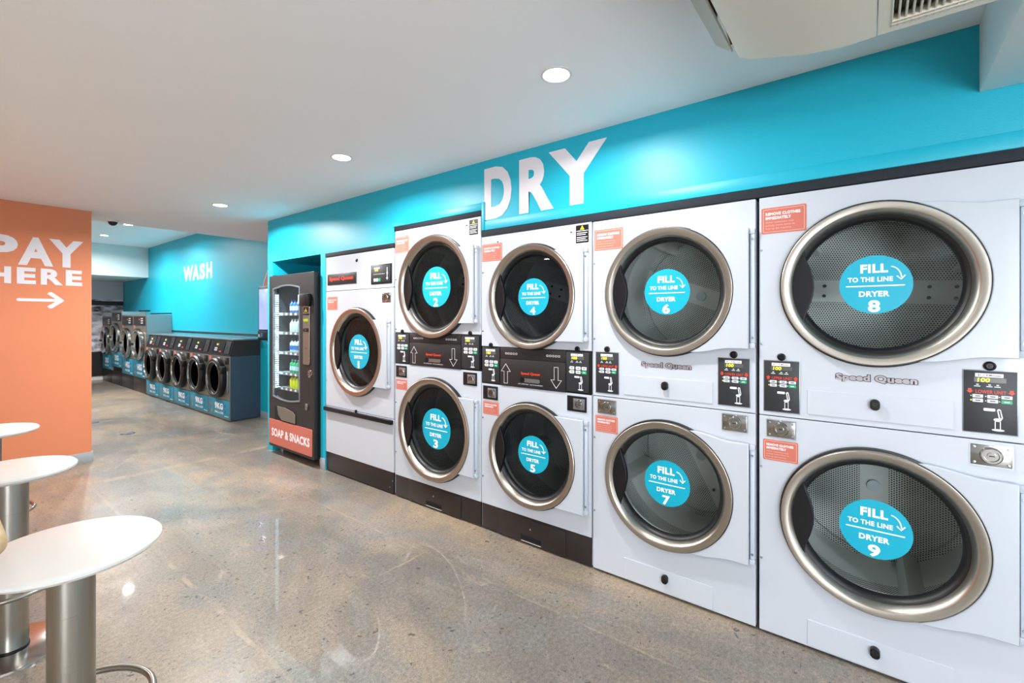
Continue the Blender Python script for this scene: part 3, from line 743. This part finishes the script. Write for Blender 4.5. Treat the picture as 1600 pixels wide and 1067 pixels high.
def single_dryer(yc):
    t = thing('single_dryer', 'single white dryer with lit red logo, marked dryer 1, beside the snack machine', 'tumble dryer', (WX, yc, 0), FACE, 'dryers along the teal wall')
    hw = .531; R = .404; cz = 1.203
    shell(t, hw, 2.112)
    front(t, 'upper_panel', hw, 1.780, 2.114, []); front(t, 'front_panel', hw, .650, 1.776, [(cz, .34)])
    lp = MB().flat([rrect(-hw, hw, .192, .645, .003)], -.02, 0, WHITE, .002).build('lint_drawer', t)
    MB().fb(-hw-.004, hw-.002, .603, .642, .0, .030, BLACK, .006).fb(-.012, .006, .642, .668, .004, .022, BLACK, .004).build('bar_handle', lp)
    door(t, cz, R, .470, .297, False, 1, .160, True); drum(t, cz, R, .44, .62, .2)
    MB().fb(-.495, -.012, 1.838, 1.944, .0, .006, BLACKM, .002).text('Speed Queen', -.460, -.055, 1.868, 1.916, .006, LOGO_O, .045).build('logo_plate', t)
    u0, u1, z0, z1 = .218, .511, 1.815, 1.986
    p = MB().fb(u0, u1, z0, z1, .0, .006, BLACK, .002).fb(u0+.015, u1-.015, z0+.012, z1-.010, .006, .008, PANELD, .001)
    p.fb(u0+.05, u0+.13, z1-.040, z1-.026, .008, .0086, STK_WHITE).fb(u0+.04, u0+.2, z0+.085, z0+.088, .008, .0086, BTN)
    p.flat([circ(u0+.235, z0+.09, .010, 16)], .008, .0088, BTN).fb(u0+.231, u0+.239, z0+.05, z1-.03, .008, .0086, BTN).flat([[(u0+.22, z0+.05), (u0+.25, z0+.05), (u0+.235, z0+.03)]], .008, .0088, BTN)
    p = p.build('control_panel', t)
    MB().fb(u0+.05, u0+.13, z1-.062, z1-.042, .008, .0086, LCD).text('100', u0+.062, u0+.11, z1-.059, z1-.045, .0086, LCDY, .03).build('display', p)
    for i in range(3): MB().flat([rrect(u0+.045+i*.035, u0+.072+i*.035, z0+.022, z0+.050, .003)], .008, .010, BTNG if i == 2 else BTN).build('button', p)
    lock(t, .377, .492, 1.655, 1.733)
    MB().lathe([(.015, 0), (.015, .006), (.010, .009), (0, .009)], (-.006, 0, 2.05), BLACK, 'v', 24).build('service_cap', t)
    coral_sticker(-.505, -.326, 1.595, 1.722).build('coral_sticker', t)
    MB().fb(-hw+.004, hw-.002, .012, .189, -.019, -.003, BROWNBLACK, .002).build('plinth', t)
    screws(t, [(-hw+.012, 1.5), (-hw+.012, .9), (hw-.012, .12), (hw-.05, .06)])
    return t
white_stack(-.0155, 'stacked pair of white tumble dryers marked dryer 8 and dryer 9, at the right end', (8, 9), (0.05, PI/2))
white_stack(.8795, 'stacked pair of white tumble dryers marked dryer 6 and dryer 7', (6, 7), (.35, 1.1))
black_band_stack(1.7715, .4415, 2.098, (1.047, 1.313), 1.655, .606, .345, .288, .400, .1235, (4, 5),
    'stacked dryers with black control band, marked dryer 4 and dryer 5, under the DRY letters', (-.436, -.252, 1.918, 2.040), (-.427, -.281, .829, .922), (.335, .423, 1.975, 2.084), (-.425, -.290, .274, .410))
black_band_stack(2.708, .4875, 2.250, (1.129, 1.393), 1.760, .640, .402, .285, .440, .160, (2, 3),
    'tallest stacked dryers with black control band, marked dryer 2 and dryer 3', (-.483, -.302, 2.063, 2.196), (-.473, -.328, .913, 1.000), (.375, .458, 2.125, 2.235), (-.472, -.334, .314, .450))
single_dryer(3.747)

# ------------------------------------------------------------------ snack vending machine
def vending():
    t = thing('vending_machine', 'tall black glass-fronted snack machine standing in the teal niche', 'vending machine', (2.444, 4.884, 0), FACE, None)
    hw = .48; top = 1.985; z0 = .085
    # window outline with bowed top and bottom
    g0, g1 = -.376, .189
    def win(e=0):
        n = 12; p = []
        for i in range(n+1): q = i/n; p.append((g0-e+(g1-g0+2*e)*q, .655-e-.030*math.sin(PI*q)))
        for i in range(n+1): q = 1-i/n; p.append((g0-e+(g1-g0+2*e)*q, 1.832+e+.032*math.sin(PI*q)))
        return p
    MB().flat([rrect(-hw, hw, z0, top, .012), win(.012)], -.05, .0, BLACKM, .004).build('front_door', t)
    b = MB().fb(-hw, -hw+.03, z0, top, -.75, -.052, BLACKM).fb(hw-.03, hw, z0, top, -.75, -.052, BLACKM).fb(-hw+.03, hw-.03, top-.03, top, -.75, -.052, BLACKM)
    b.fb(-hw+.03, hw-.03, z0, z0+.03, -.75, -.052, BLACKM).fb(-hw+.03, hw-.03, z0+.03, top-.03, -.75, -.73, VINT)
    b.fb(g1+.03, g1+.05, z0+.03, top-.03, -.73, -.06, VINT).fb(g0-.03, g0-.012, z0+.03, top-.03, -.73, -.06, VINT)
    b.build('cabinet', t)
    for a in (-hw+.07, hw-.07):
        for q in (-.12, -.66): MB().cyl((a, -q, .0), (a, -q, z0), .022, ALU, 16).build('foot', t)
    MB().fb(hw+.0005, hw+.010, z0, top+.004, -.22, -.10, BLACK, .002).fb(-hw, -hw+.06, top, top+.012, -.10, -.03, BLACK, .003).build('side_seal', t)
    MB().flat([win(.012), win(-.002)], -.02, .006, ALU, .002).build('window_trim', t)
    MB().flat([win(-.003)], -.02, -.016, GLASSV).build('glass', t)
    led = MB().fb(g0-.008, g0+.004, .72, 1.80, -.14, -.022, VINT)
    for j in range(46):
        for i in range(3):
            z = .74+j*.0228; led.fb(g0+.004, g0+.006, z, z+.011, -.020-.013*i-.006, -.020-.013*i, LED)  # first column is the strip, the others its reflections built as glowing dots
    led.build('light_strip_and_reflections', t)
    for i, z in enumerate(SH): 
        s = MB().fb(g0+.012, g1+.02, z-.012, z, -.60, -.056, VSH, .002).fb(g0+.012, g1+.02, z-.026, z+.006, -.056, -.052, ALU)
        for q in range(5): s.fb(g0+.07+q*.10, g0+.11+q*.10, z-.022, z-.002, -.052, -.050, STK_WHITE)
        s.build('shelf', t)
    # card reader, coin strip
    MB().fb(.27, .435, 1.640, 1.765, .0, .055, BLACK, .014).fb(.272, .292, 1.655, 1.755, .045, .058, HINGEM, .004).build('card_reader', t)
    m = MB().flat([rrect(.283, .410, 1.040, 1.640, .02)], .0, .012, STEEL, .003)
    m.fb(.283, .410, 1.545, 1.563, .012, .020, BLACK, .003).fb(.300, .392, 1.575, 1.625, .012, .014, BLACK).flat([[(.315, 1.58), (.375, 1.58), (.345, 1.618)]], .014, .0146, YELLOW)
    m.fb(.300, .392, 1.480, 1.508, .012, .014, BTNG2).fb(.295, .395, 1.375, 1.412, .012, .016, BLACK, .002).fb(.340, .350, 1.385, 1.402, .016, .017, ALU)
    m.text('PUSH', .325, .368, 1.20, 1.215, .012, DARKTXT, 0)
    m.build('coin_column', t)
    MB().lathe([(.040, 0), (.038, .012), (.028, .016), (.018, .010), (0, .010)], (.410, 0, .951), STEELD, 'v', 32).build('coin_return', t)
    MB().flat([rrect(.325, .365, .575, .640, .012)], .0, .012, STEEL, .003).lathe([(.010, .012), (.009, .018), (0, .018)], (.345, 0, .61), STEELD, 'v', 20).build('door_lock', t)
    # delivery hatch
    MB().flat([[(-.345, .535), (-.30, .552), (.125, .510), (.125, .395), (-.345, .395)]], .0005, .002, DARKGAP).build('hatch_recess', t)
    MB().flat([[(-.270, .548), (-.10, .548), (.06, .525), (.120, .500), (.120, .405), (-.17, .405), (-.245, .455)]], .004, .012, STEEL, .003).build('hatch_flap', t)
    MB().flat([rrect(-.474, .452, .115, .390, .018)], .0, .006, CORAL, .002).text('SOAP & SNACKS', -.405, .405, .205, .295, .006, STK_WHITE, .035).build('sign_panel', t, smooth=False)
    return t
SH = (.745, .915, 1.14, 1.36, 1.57)
VINT = mat('vending_inner', (70, 76, 82), .5); VSH = mat('vending_shelf', (170, 178, 184), .4)
LED = mat('led_and_reflection_dots', (220, 245, 255), .5, emit=(190, 240, 255), es=10)
BTNG2 = mat('green_display', (120, 140, 20), .4, emit=(130, 150, 20), es=.3)
vending()
def bottle(r, h, body, cap, lbl):
    m = MB().lathe([(0, .0), (r*.9, .0), (r, .006), (r, h*.62), (r*.85, h*.72), (r*.36, h*.84), (r*.34, h*.9)], (0, 0, 0), body, 'z', 20)
    t = m.build('bottle', None)
    MB().lathe([(r*.42, h*.88), (r*.42, h), (0, h)], (0, 0, 0), cap, 'z', 16).build('cap', t)
    MB().lathe([(r*1.015, h*.2), (r*1.015, h*.52)], (0, 0, 0), lbl, 'z', 20).build('bottle_label', t)
    return t
P = {n: mat(n, c, .3) for n, c in dict(blue_bottle=(30, 110, 200), yellow_bottle=(214, 226, 20), green_bottle=(30, 170, 110), pale_bottle=(190, 220, 236), dark_blue=(24, 50, 96)).items()}
SPEC = ((0, 'yellow_bottle', 'dark_blue', 'yellow_bottle', 'yellow soap bottle with a dark cap'), (1, 'green_bottle', 'pale_bottle', 'pale_bottle', 'green drink bottle with a pale label'),
        (2, 'pale_bottle', 'dark_blue', 'blue_bottle', 'pale drink bottle with a blue label'), (3, 'pale_bottle', 'pale_bottle', 'pale_bottle', 'clear pale drink bottle'), (4, 'blue_bottle', 'dark_blue', 'pale_bottle', 'blue soap bottle with a white label'))
WORD = ('lowest', 'second lowest', 'middle', 'second highest', 'topmost')
for row, body, cap, lbl, txt in SPEC:
    src = bottle(.027, .145, P[body], P[cap], P[lbl]); kids = list(src.children)
    for i, (u, q) in enumerate(((-.010, -.095), (-.075, -.095), (-.140, -.095))):
        o = src if i == 0 else src.copy()
        if i:
            COL.objects.link(o)
            for c in kids: c2 = c.copy(); COL.objects.link(c2); c2.parent = o
        o.location = (2.444-q, 4.884-u, SH[row]+.0005)
        tag(o, '%s, %s on the %s snack shelf' % (txt, ('right', 'middle', 'left')[i], WORD[row]), 'bottle', 'bottles in the snack machine')

# ------------------------------------------------------------------ payment terminal
t = thing('payment_terminal', 'black wall-mounted payment terminal with a bluish screen beside the snack machine', 'payment terminal', (RX, 7.0, 0), FACE, None)
MB().fb(-.20, .30, 1.19, 1.985, .0, .11, BLACK, .012).build('housing', t)
SCR = mat('terminal_screen', (120, 140, 220), .2, emit=(128, 142, 214), es=.75, var=(5, (180, 190, 240)))
MB().fb(-.165, .265, 1.35, 1.94, .11, .113, SCR, .001).build('screen', t)
MB().fb(-.16, .20, 1.205, 1.325, .11, .135, BLACK, .006).fb(-.13, -.10, 1.24, 1.28, .135, .137, BTN).fb(-.05, .0, 1.25, 1.30, .135, .137, P['blue_bottle']).build('card_reader', t)

# ------------------------------------------------------------------ low washers
WGREY = mat('washer_front_steel', (128, 122, 114), .4, .55)
WSIDE = mat('washer_side_blue_grey', (44, 62, 78), .5, bump=(200, .2))
WTOP = mat('washer_top_steel', (150, 158, 164), .3, .8)
DECAL = mat('teal_decal', (14, 136, 164), .45); PURP = mat('purple_print', (104, 92, 168), .5)
DARKGL = glassm('washer_glass', (.12, .12, .13), 1, 1.6)
def washer_decal(kg, sub, u0, u1, z0, z1):
    w_, h_ = u1-u0, z1-z0
    s = MB().fb(u0, u1, z0, z1, .0, .003, DECAL, .0008)
    s.text(kg, u0+.30*w_, u0+.70*w_, z0+.42*h_, z0+.80*h_, .003, STK_WHITE, .05)
    s.text(sub, u0+.30*w_, u0+.72*w_, z0+.18*h_, z0+.31*h_, .003, STK_WHITE, .03)
    for b in (.63, .26): s.flat([circ(u0+.14*w_, z0+b*h_, .026, 20)], .003, .0036, CORAL)
    s.tube([(u0+.80*w_, -.004, z0+.3*h_), (u0+.83*w_, -.004, z0+.5*h_), (u0+.79*w_, -.004, z0+.62*h_), (u0+.84*w_, -.004, z0+.8*h_)], .006, PURP, 6)
    s.fb(u0+.86*w_, u0+.95*w_, z0+.56*h_, z0+.60*h_, .003, .0036, PURP).fb(u0+.78*w_, u0+.96*w_, z0+.10*h_, z0+.13*h_, .003, .0036, STK_WHITE)
    return s
def low_washer(yc, label):
    t = thing('front_load_washer', label, 'washing machine', (2.80, yc, 0), FACE, 'low washing machines under the WASH letters')
    hw = .398; cz = .620; D_ = RX-2.80-.002
    b = MB().fb(-hw, hw, .012, .950, -D_, -.012, WSIDE).flat([rrect(-hw, hw, .305, .950, .004), circ(0, cz, .20, 48)], -.012, 0, WGREY, .002).fb(-hw, hw, .012, .300, -.012, 0, WGREY, .003)
    for a in (-hw+.05, hw-.05):
        for q in (-.06, -D_+.05): b.cyl((a, -q, 0), (a, -q, .012), .02, BLACK, 12)
    b.build('cabinet', t)
    # sloping console
    c = MB(); pts = [(.0, .952), (.0, .975), (-.055, 1.185), (-D_, 1.185), (-D_, .952)]
    vs = [(u, -v, z) for u in (-hw, hw) for v, z in pts]
    c.add(vs, [[0, 1, 2, 3, 4], [9, 8, 7, 6, 5]] + [[i, 5+i, 5+(i+1) % 5, (i+1) % 5] for i in range(5)], BLACKM).build('console', t)
    MB().fb(-hw, hw, 1.186, 1.206, -D_, -.035, WTOP, .004).build('top', t)
    # console face details lie on the slope
    ang = math.atan2(.055, .21); M = Matrix.Translation((0, 0, .975)) @ Matrix.Rotation(-ang, 4, 'X')
    f = MB()
    f.flat([rrect(-.30, .15, .015, .195, .008)], .001, .007, BLACK, .001, M=M); f.flat([rrect(.19, .36, .01, .20, .008)], .001, .012, PANELD, .002, M=M)
    f.flat([rrect(-.17, -.05, .120, .165, .003)], .007, .0085, LCD, 0, M=M); f.flat([rrect(-.14, -.095, .135, .152, .002)], .0085, .0095, LCDY, 0, M=M)
    for i in range(3):
        for j in range(2): f.flat([rrect(-.19+i*.035, -.165+i*.035, .045+j*.03, .068+j*.03, .003)], .007, .009, BTN, 0, M=M)
    f.flat([circ(.26, .11, .014, 16)], .012, .02, STEELD, 0, M=M); f.flat([circ(.30, .07, .010, 16)], .012, .018, STEELD, 0, M=M); f.flat([rrect(.0, .07, .03, .05, .003)], .007, .0085, REDP, 0, M=M)
    f.build('control_panel', t)
    # door: thick dark porthole
    d = MB().lathe([(.200, .0), (.285, .0), (.298, .015), (.300, .060), (.285, .085), (.262, .092), (.248, .085), (.236, .060), (.205, .050), (.195, .030)], (0, 0, cz), RUBBER, 'v', 64)
    d = d.build('door', t)
    MB().lathe([(0, .075), (.12, .070), (.205, .048), (.205, .044), (.12, .062), (0, .066)], (0, 0, cz), DARKGL, 'v', 48).build('door_glass', d)
    MB().lathe([(.250, .086), (.246, .0905), (.240, .088), (.237, .07)], (0, 0, cz), STEELD, 'v', 64).build('door_trim', d)
    MB().fb(.24, .34, cz+.10, cz+.19, .02, .10, BLACK, .02).build('door_handle', d)
    MB().fb(-.352, -.345, cz-.22, cz+.10, 0, .02, ALU, .002).fb(.345, .352, cz-.22, cz+.12, 0, .02, ALU, .002).build('hinge_bar', t)
    MB().lathe([(.200, -.012), (.24, -.03), (.25, -.30), (0, -.32)], (0, 0, cz), DRUMPLAIN, 'v', 48).build('drum', t)
    MB().fb(-.375, -.275, .800, .935, .0, .002, CORAL, .0008).build('coral_sticker', t)
    MB().fb(.25, .365, .835, .935, .0, .012, BLACK, .004).build('coin_box', t)
    MB().fb(-.04, .04, .905, .928, 0, .003, STK_WHITE).build('badge', t)
    washer_decal('9KG', 'SMALL LOAD', -.375, .385, .035, .293).build('decal', t)
    return t
LW = ('low grey 9KG washing machine at the right end of the row, beside the payment terminal', 'low grey 9KG washing machine, second from the right end', 'low grey 9KG washing machine in the middle of the five',
      'low grey 9KG washing machine, fourth from the right end', 'low grey 9KG washing machine at the left end, against the taller washers')
for i in range(5): low_washer(7.370+.40+i*.80, LW[i])
struct(MB().box((RX-.004, 7.37, 1.232), (RX, 11.37, 1.268), BLACKM), 'trim_4')
# tall washers
WTALL = mat('tall_washer_side', (120, 150, 156), .45, .3)
def tall_washer(yc, label, lift, kg, top):
    t = thing('tall_washer', label, 'washing machine', (2.80, yc, 0), FACE, 'tall washing machines in the back room')
    hw = .436; D_ = RX-2.80-.002; z0 = .30+lift
    MB().fb(-hw, hw, 0, .298, -D_, -.004, BROWNBLACK, .003).fb(-hw+.01, hw-.01, .298, z0, -D_+.02, -.03, BLACK).build('plinth', t)
    cz = z0+.68
    b = MB().fb(-hw, hw, z0, top, -D_, -.012, WTALL).flat([rrect(-hw, hw, z0, top-.235, .004), circ(0, cz, .22, 40)], -.012, 0, WGREY, .002).fb(-hw, hw, top-.233, top, -.012, 0, WGREY, .002)
    b.fb(-hw+.06, hw-.06, z0+.98-.02, top-.3, 0, .001, WGREY); b.build('cabinet', t)
    c = MB().fb(-hw+.03, hw-.04, top-.215, top-.03, 0, .006, BLACKM, .002)
    for i in range(2):
        for j in range(3): c.fb(.12+i*.08, .16+i*.08, top-.18+j*.045, top-.155+j*.045, .006, .008, BTN)
    c.fb(-.02, .05, top-.11, top-.085, .006, .008, REDP); c.build('control_panel', t)
    d = MB().lathe([(.21, 0), (.31, 0), (.325, .012), (.322, .055), (.300, .075), (.27, .07), (.245, .035), (.22, .02)], (0, 0, cz), STEELD, 'v', 64).build('door', t)
    MB().lathe([(0, .03), (.15, .025), (.235, .01), (.235, .006), (0, .02)], (0, 0, cz), DARKGL, 'v', 40).build('door_glass', d)
    MB().fb(-.36, -.25, cz-.03, cz+.03, .02, .08, BLACK, .015).build('door_handle', d)
    MB().lathe([(.22, -.012), (.25, -.03), (.26, -.30), (0, -.32)], (0, 0, cz), DRUMPLAIN, 'v', 40).build('drum', t)
    MB().fb(-.40, -.30, cz+.33, cz+.48, .001, .003, CORAL).build('coral_sticker', t)
    washer_decal(kg, 'LARGE LOAD' if kg != '14KG' else 'MEDIUM LOAD', -.41, .40, z0+.01, z0+.345).build('decal', t)
for i, (lb, lf, kg, tp) in enumerate((('tall steel washing machine nearest the low washers', 0, '14KG', 1.585), ('tall steel washing machine, second from the low washers', 0, '14KG', 1.585),
        ('tall steel washing machine raised above its neighbours on a black block', .10, '20KG', 1.665), ('tall steel washing machine at the far end, by the shore mural', 0, '20KG', 1.56))):
    tall_washer(11.37+.44+i*.88, lb, lf, kg, tp)
struct(MB().box((RX-.004, 11.37, 1.605), (RX, 12.8, 1.63), BLACKM).box((RX-.004, 12.8, 1.67), (RX, 13.7, 1.70), BLACKM), 'trim_5')

# ------------------------------------------------------------------ stools and counter
SEATM = mat('white_seat_laminate', (226, 223, 219), .35, coat=.1)
def stool(x, y, label):
    t = thing('bar_stool', label, 'stool', (x, y, 0), 0, 'white round bar stools along the counter')
    MB().lathe([(0, .800), (.19, .800), (.210, .803), (.219, .812), (.219, .820), (.213, .826), (.205, .828), (0, .828)], (0, 0, 0), SEATM, 'z', 96).build('seat', t)
    MB().lathe([(.055, .016), (.055, .799)], (0, 0, 0), STEEL, 'z', 64).lathe([(.09, .788), (.09, .7995)], (0, 0, 0), STEEL, 'z', 48).lathe([(.058, .014), (.058, .022), (.055, .024)], (0, 0, 0), BLACK, 'z', 48).build('pole', t)
    MB().lathe([(0, .016), (.192, .012), (.200, .009), (.202, 0), (0, 0)], (0, 0, 0), STEELD, 'z', 96).build('base', t)
    MB().tube([(.195*math.cos(a), .195*math.sin(a), .312) for a in [2*PI*i/64 for i in range(64)]], .0105, STEEL, 16, closed=True).build('footrest', t)
    for a in (-1.3, 1.9):
        c, s = math.cos(a), math.sin(a); MB().cyl((.05*c, .05*s, .300), (.19*c, .19*s, .310), .007, STEEL, 12).build('spoke', t)
stool(.287, 1.905, 'white round bar stool nearest the camera, beside the counter end')
stool(.266, 3.085, 'white round bar stool in the middle of the three')
stool(.270, 4.265, 'white round bar stool furthest from the camera, by the orange wall')
def wood():
    k = NT('pale_oak'); b = k.b; tc = k.n('ShaderNodeTexCoord'); mp = k.n('ShaderNodeMapping'); mp.inputs['Scale'].default_value = (30, 1.6, 60)
    nz = k.n('ShaderNodeTexNoise', Scale=1.5, Detail=5.0, Distortion=.4); k.l(tc.outputs['Object'], mp.inputs[0]); k.l(mp.outputs[0], nz.inputs['Vector'])
    mx = k.n('ShaderNodeMix', data_type='RGBA'); mx.inputs[6].default_value = lin((196, 158, 112)); mx.inputs[7].default_value = lin((224, 192, 150)); k.l(nz.outputs['Fac'], mx.inputs[0])
    k.l(mx.outputs[2], b.inputs['Base Color']); b.inputs['Roughness'].default_value = .5; return k.m
t = thing('timber_counter', 'pale timber counter with a rounded edge at the left border, beside the nearest stool', 'counter', (-.18, 3.4, 0), 0, None)
WOOD = wood()
o = MB().box((-.27, -1.99, 1.016), (.298, 2.2, 1.072), WOOD, .026, 6).build('countertop', t)
for y in (-1.5, 1.8): MB().box((-.16, y-.04, 0), (-.08, y+.04, 1.03), WOOD, .006).build('leg', t)

# ------------------------------------------------------------------ ceiling air conditioner
ACM = mat('air_conditioner_plastic', (232, 226, 210), .45, var=(3, (224, 218, 204)))
ACG = mat('air_conditioner_flap', (168, 166, 156), .5)
t = thing('air_conditioner', 'cream ceiling-hung air conditioner with slatted grille, top right', 'air conditioner', (1.0, 0, CZ), 0, None)
x0, x1 = -.30, .815
prof = [(-.46, 0), (-.46, -.225), (-.44, -.256), (-.012, -.258), (.064, -.262), (.16, -.252), (.269, -.226), (.335, -.208), (.371, -.190), (.378, -.175), (.372, -.165), (.33, -.15), (.33, -.02), (.33, 0)]
def extr_x(m, pr, a, b, mm):
    n = len(pr); vs = [(a, y, z) for y, z in pr]+[(b, y, z) for y, z in pr]
    m.add(vs, [list(range(n)), list(range(n, 2*n))[::-1]]+[[i, n+i, n+(i+1) % n, (i+1) % n] for i in range(n)], mm); return m
GY0, GY1 = -.43, -.05
# body with a rectangular opening for the grille: front part, rear lip and side rails
m = MB()
fr = [(y, z) for y, z in prof if y > -.02] 
extr_x(m, [(-.014, 0), (-.014, -.258)]+fr, x0, x1, ACM)
extr_x(m, [(-.46, 0), (-.46, -.225), (-.44, -.256), (GY0, -.257), (GY0, 0)], x0, x1, ACM)
m.box((x1-.035, GY0, -.2575), (x1, -.018, 0), ACM).box((x0, GY0, -.2575), (x0+.035, -.018, 0), ACM).box((x0+.035, GY1, -.2575), (x1-.035, -.018, -.20), ACM).box((x0+.03, GY0, -.12), (x1-.03, GY1, 0), BLACKM)
m.build('housing', t)
g = MB()
n = 24
for i in range(n+1):
    y = GY0+(GY1-GY0)*i/n; g.box((x0+.02, y-.0025, -.2595), (x1-.03, y+.0025, -.235), ACM, .001)
for x in (x1-.045, x1-.062, x1-.40, x1-.75): g.box((x-.004, GY0, -.2615), (x+.004, GY1, -.240), ACM, .001)
for i in range(n): y = GY0+(GY1-GY0)*(i+.5)/n; g.box((x0+.02, y-.004, -.225), (x1-.05, y+.001, -.20), ACG)
g.build('intake_grille', t)
fl = MB(); extr_x(fl, [(.384, -.176), (.388, -.181), (.442, -.138), (.444, -.02), (.437, -.02), (.436, -.133)], x0, x1-.035, ACG)
fl.build('outlet_flap', t)
m = MB(); extr_x(m, [(.33, -.02), (.36, -.15), (.395, -.15), (.43, -.02)], x1-.03, x1-.005, ACM); extr_x(m, [(.33, -.01), (.33, -.15), (.34, -.15), (.40, -.01)], x0, x1-.03, BLACKM)
extr_x(m, [(.30, 0), (.30, -.02), (.442, -.02), (.442, 0)], x0, x1, ACM)
m.build('outlet', t)

# ------------------------------------------------------------------ dome camera on the ceiling
t = thing('security_camera', 'small black dome camera on the ceiling beside the orange wall', 'security camera', (1.375, 6.84, CZ), 0, None)
MB().lathe([(.055, 0), (.055, -.018), (.045, -.026), (0, -.026)], (0, 0, 0), WHITEWALL, 'z', 32).build('mount', t)
MB().lathe([(.043, -.026)]+[(.043*math.cos(a), -.026-.043*math.sin(a)) for a in [PI/2*i/8 for i in range(1, 9)]], (0, 0, 0), RUBBER, 'z', 32).build('dome', t)
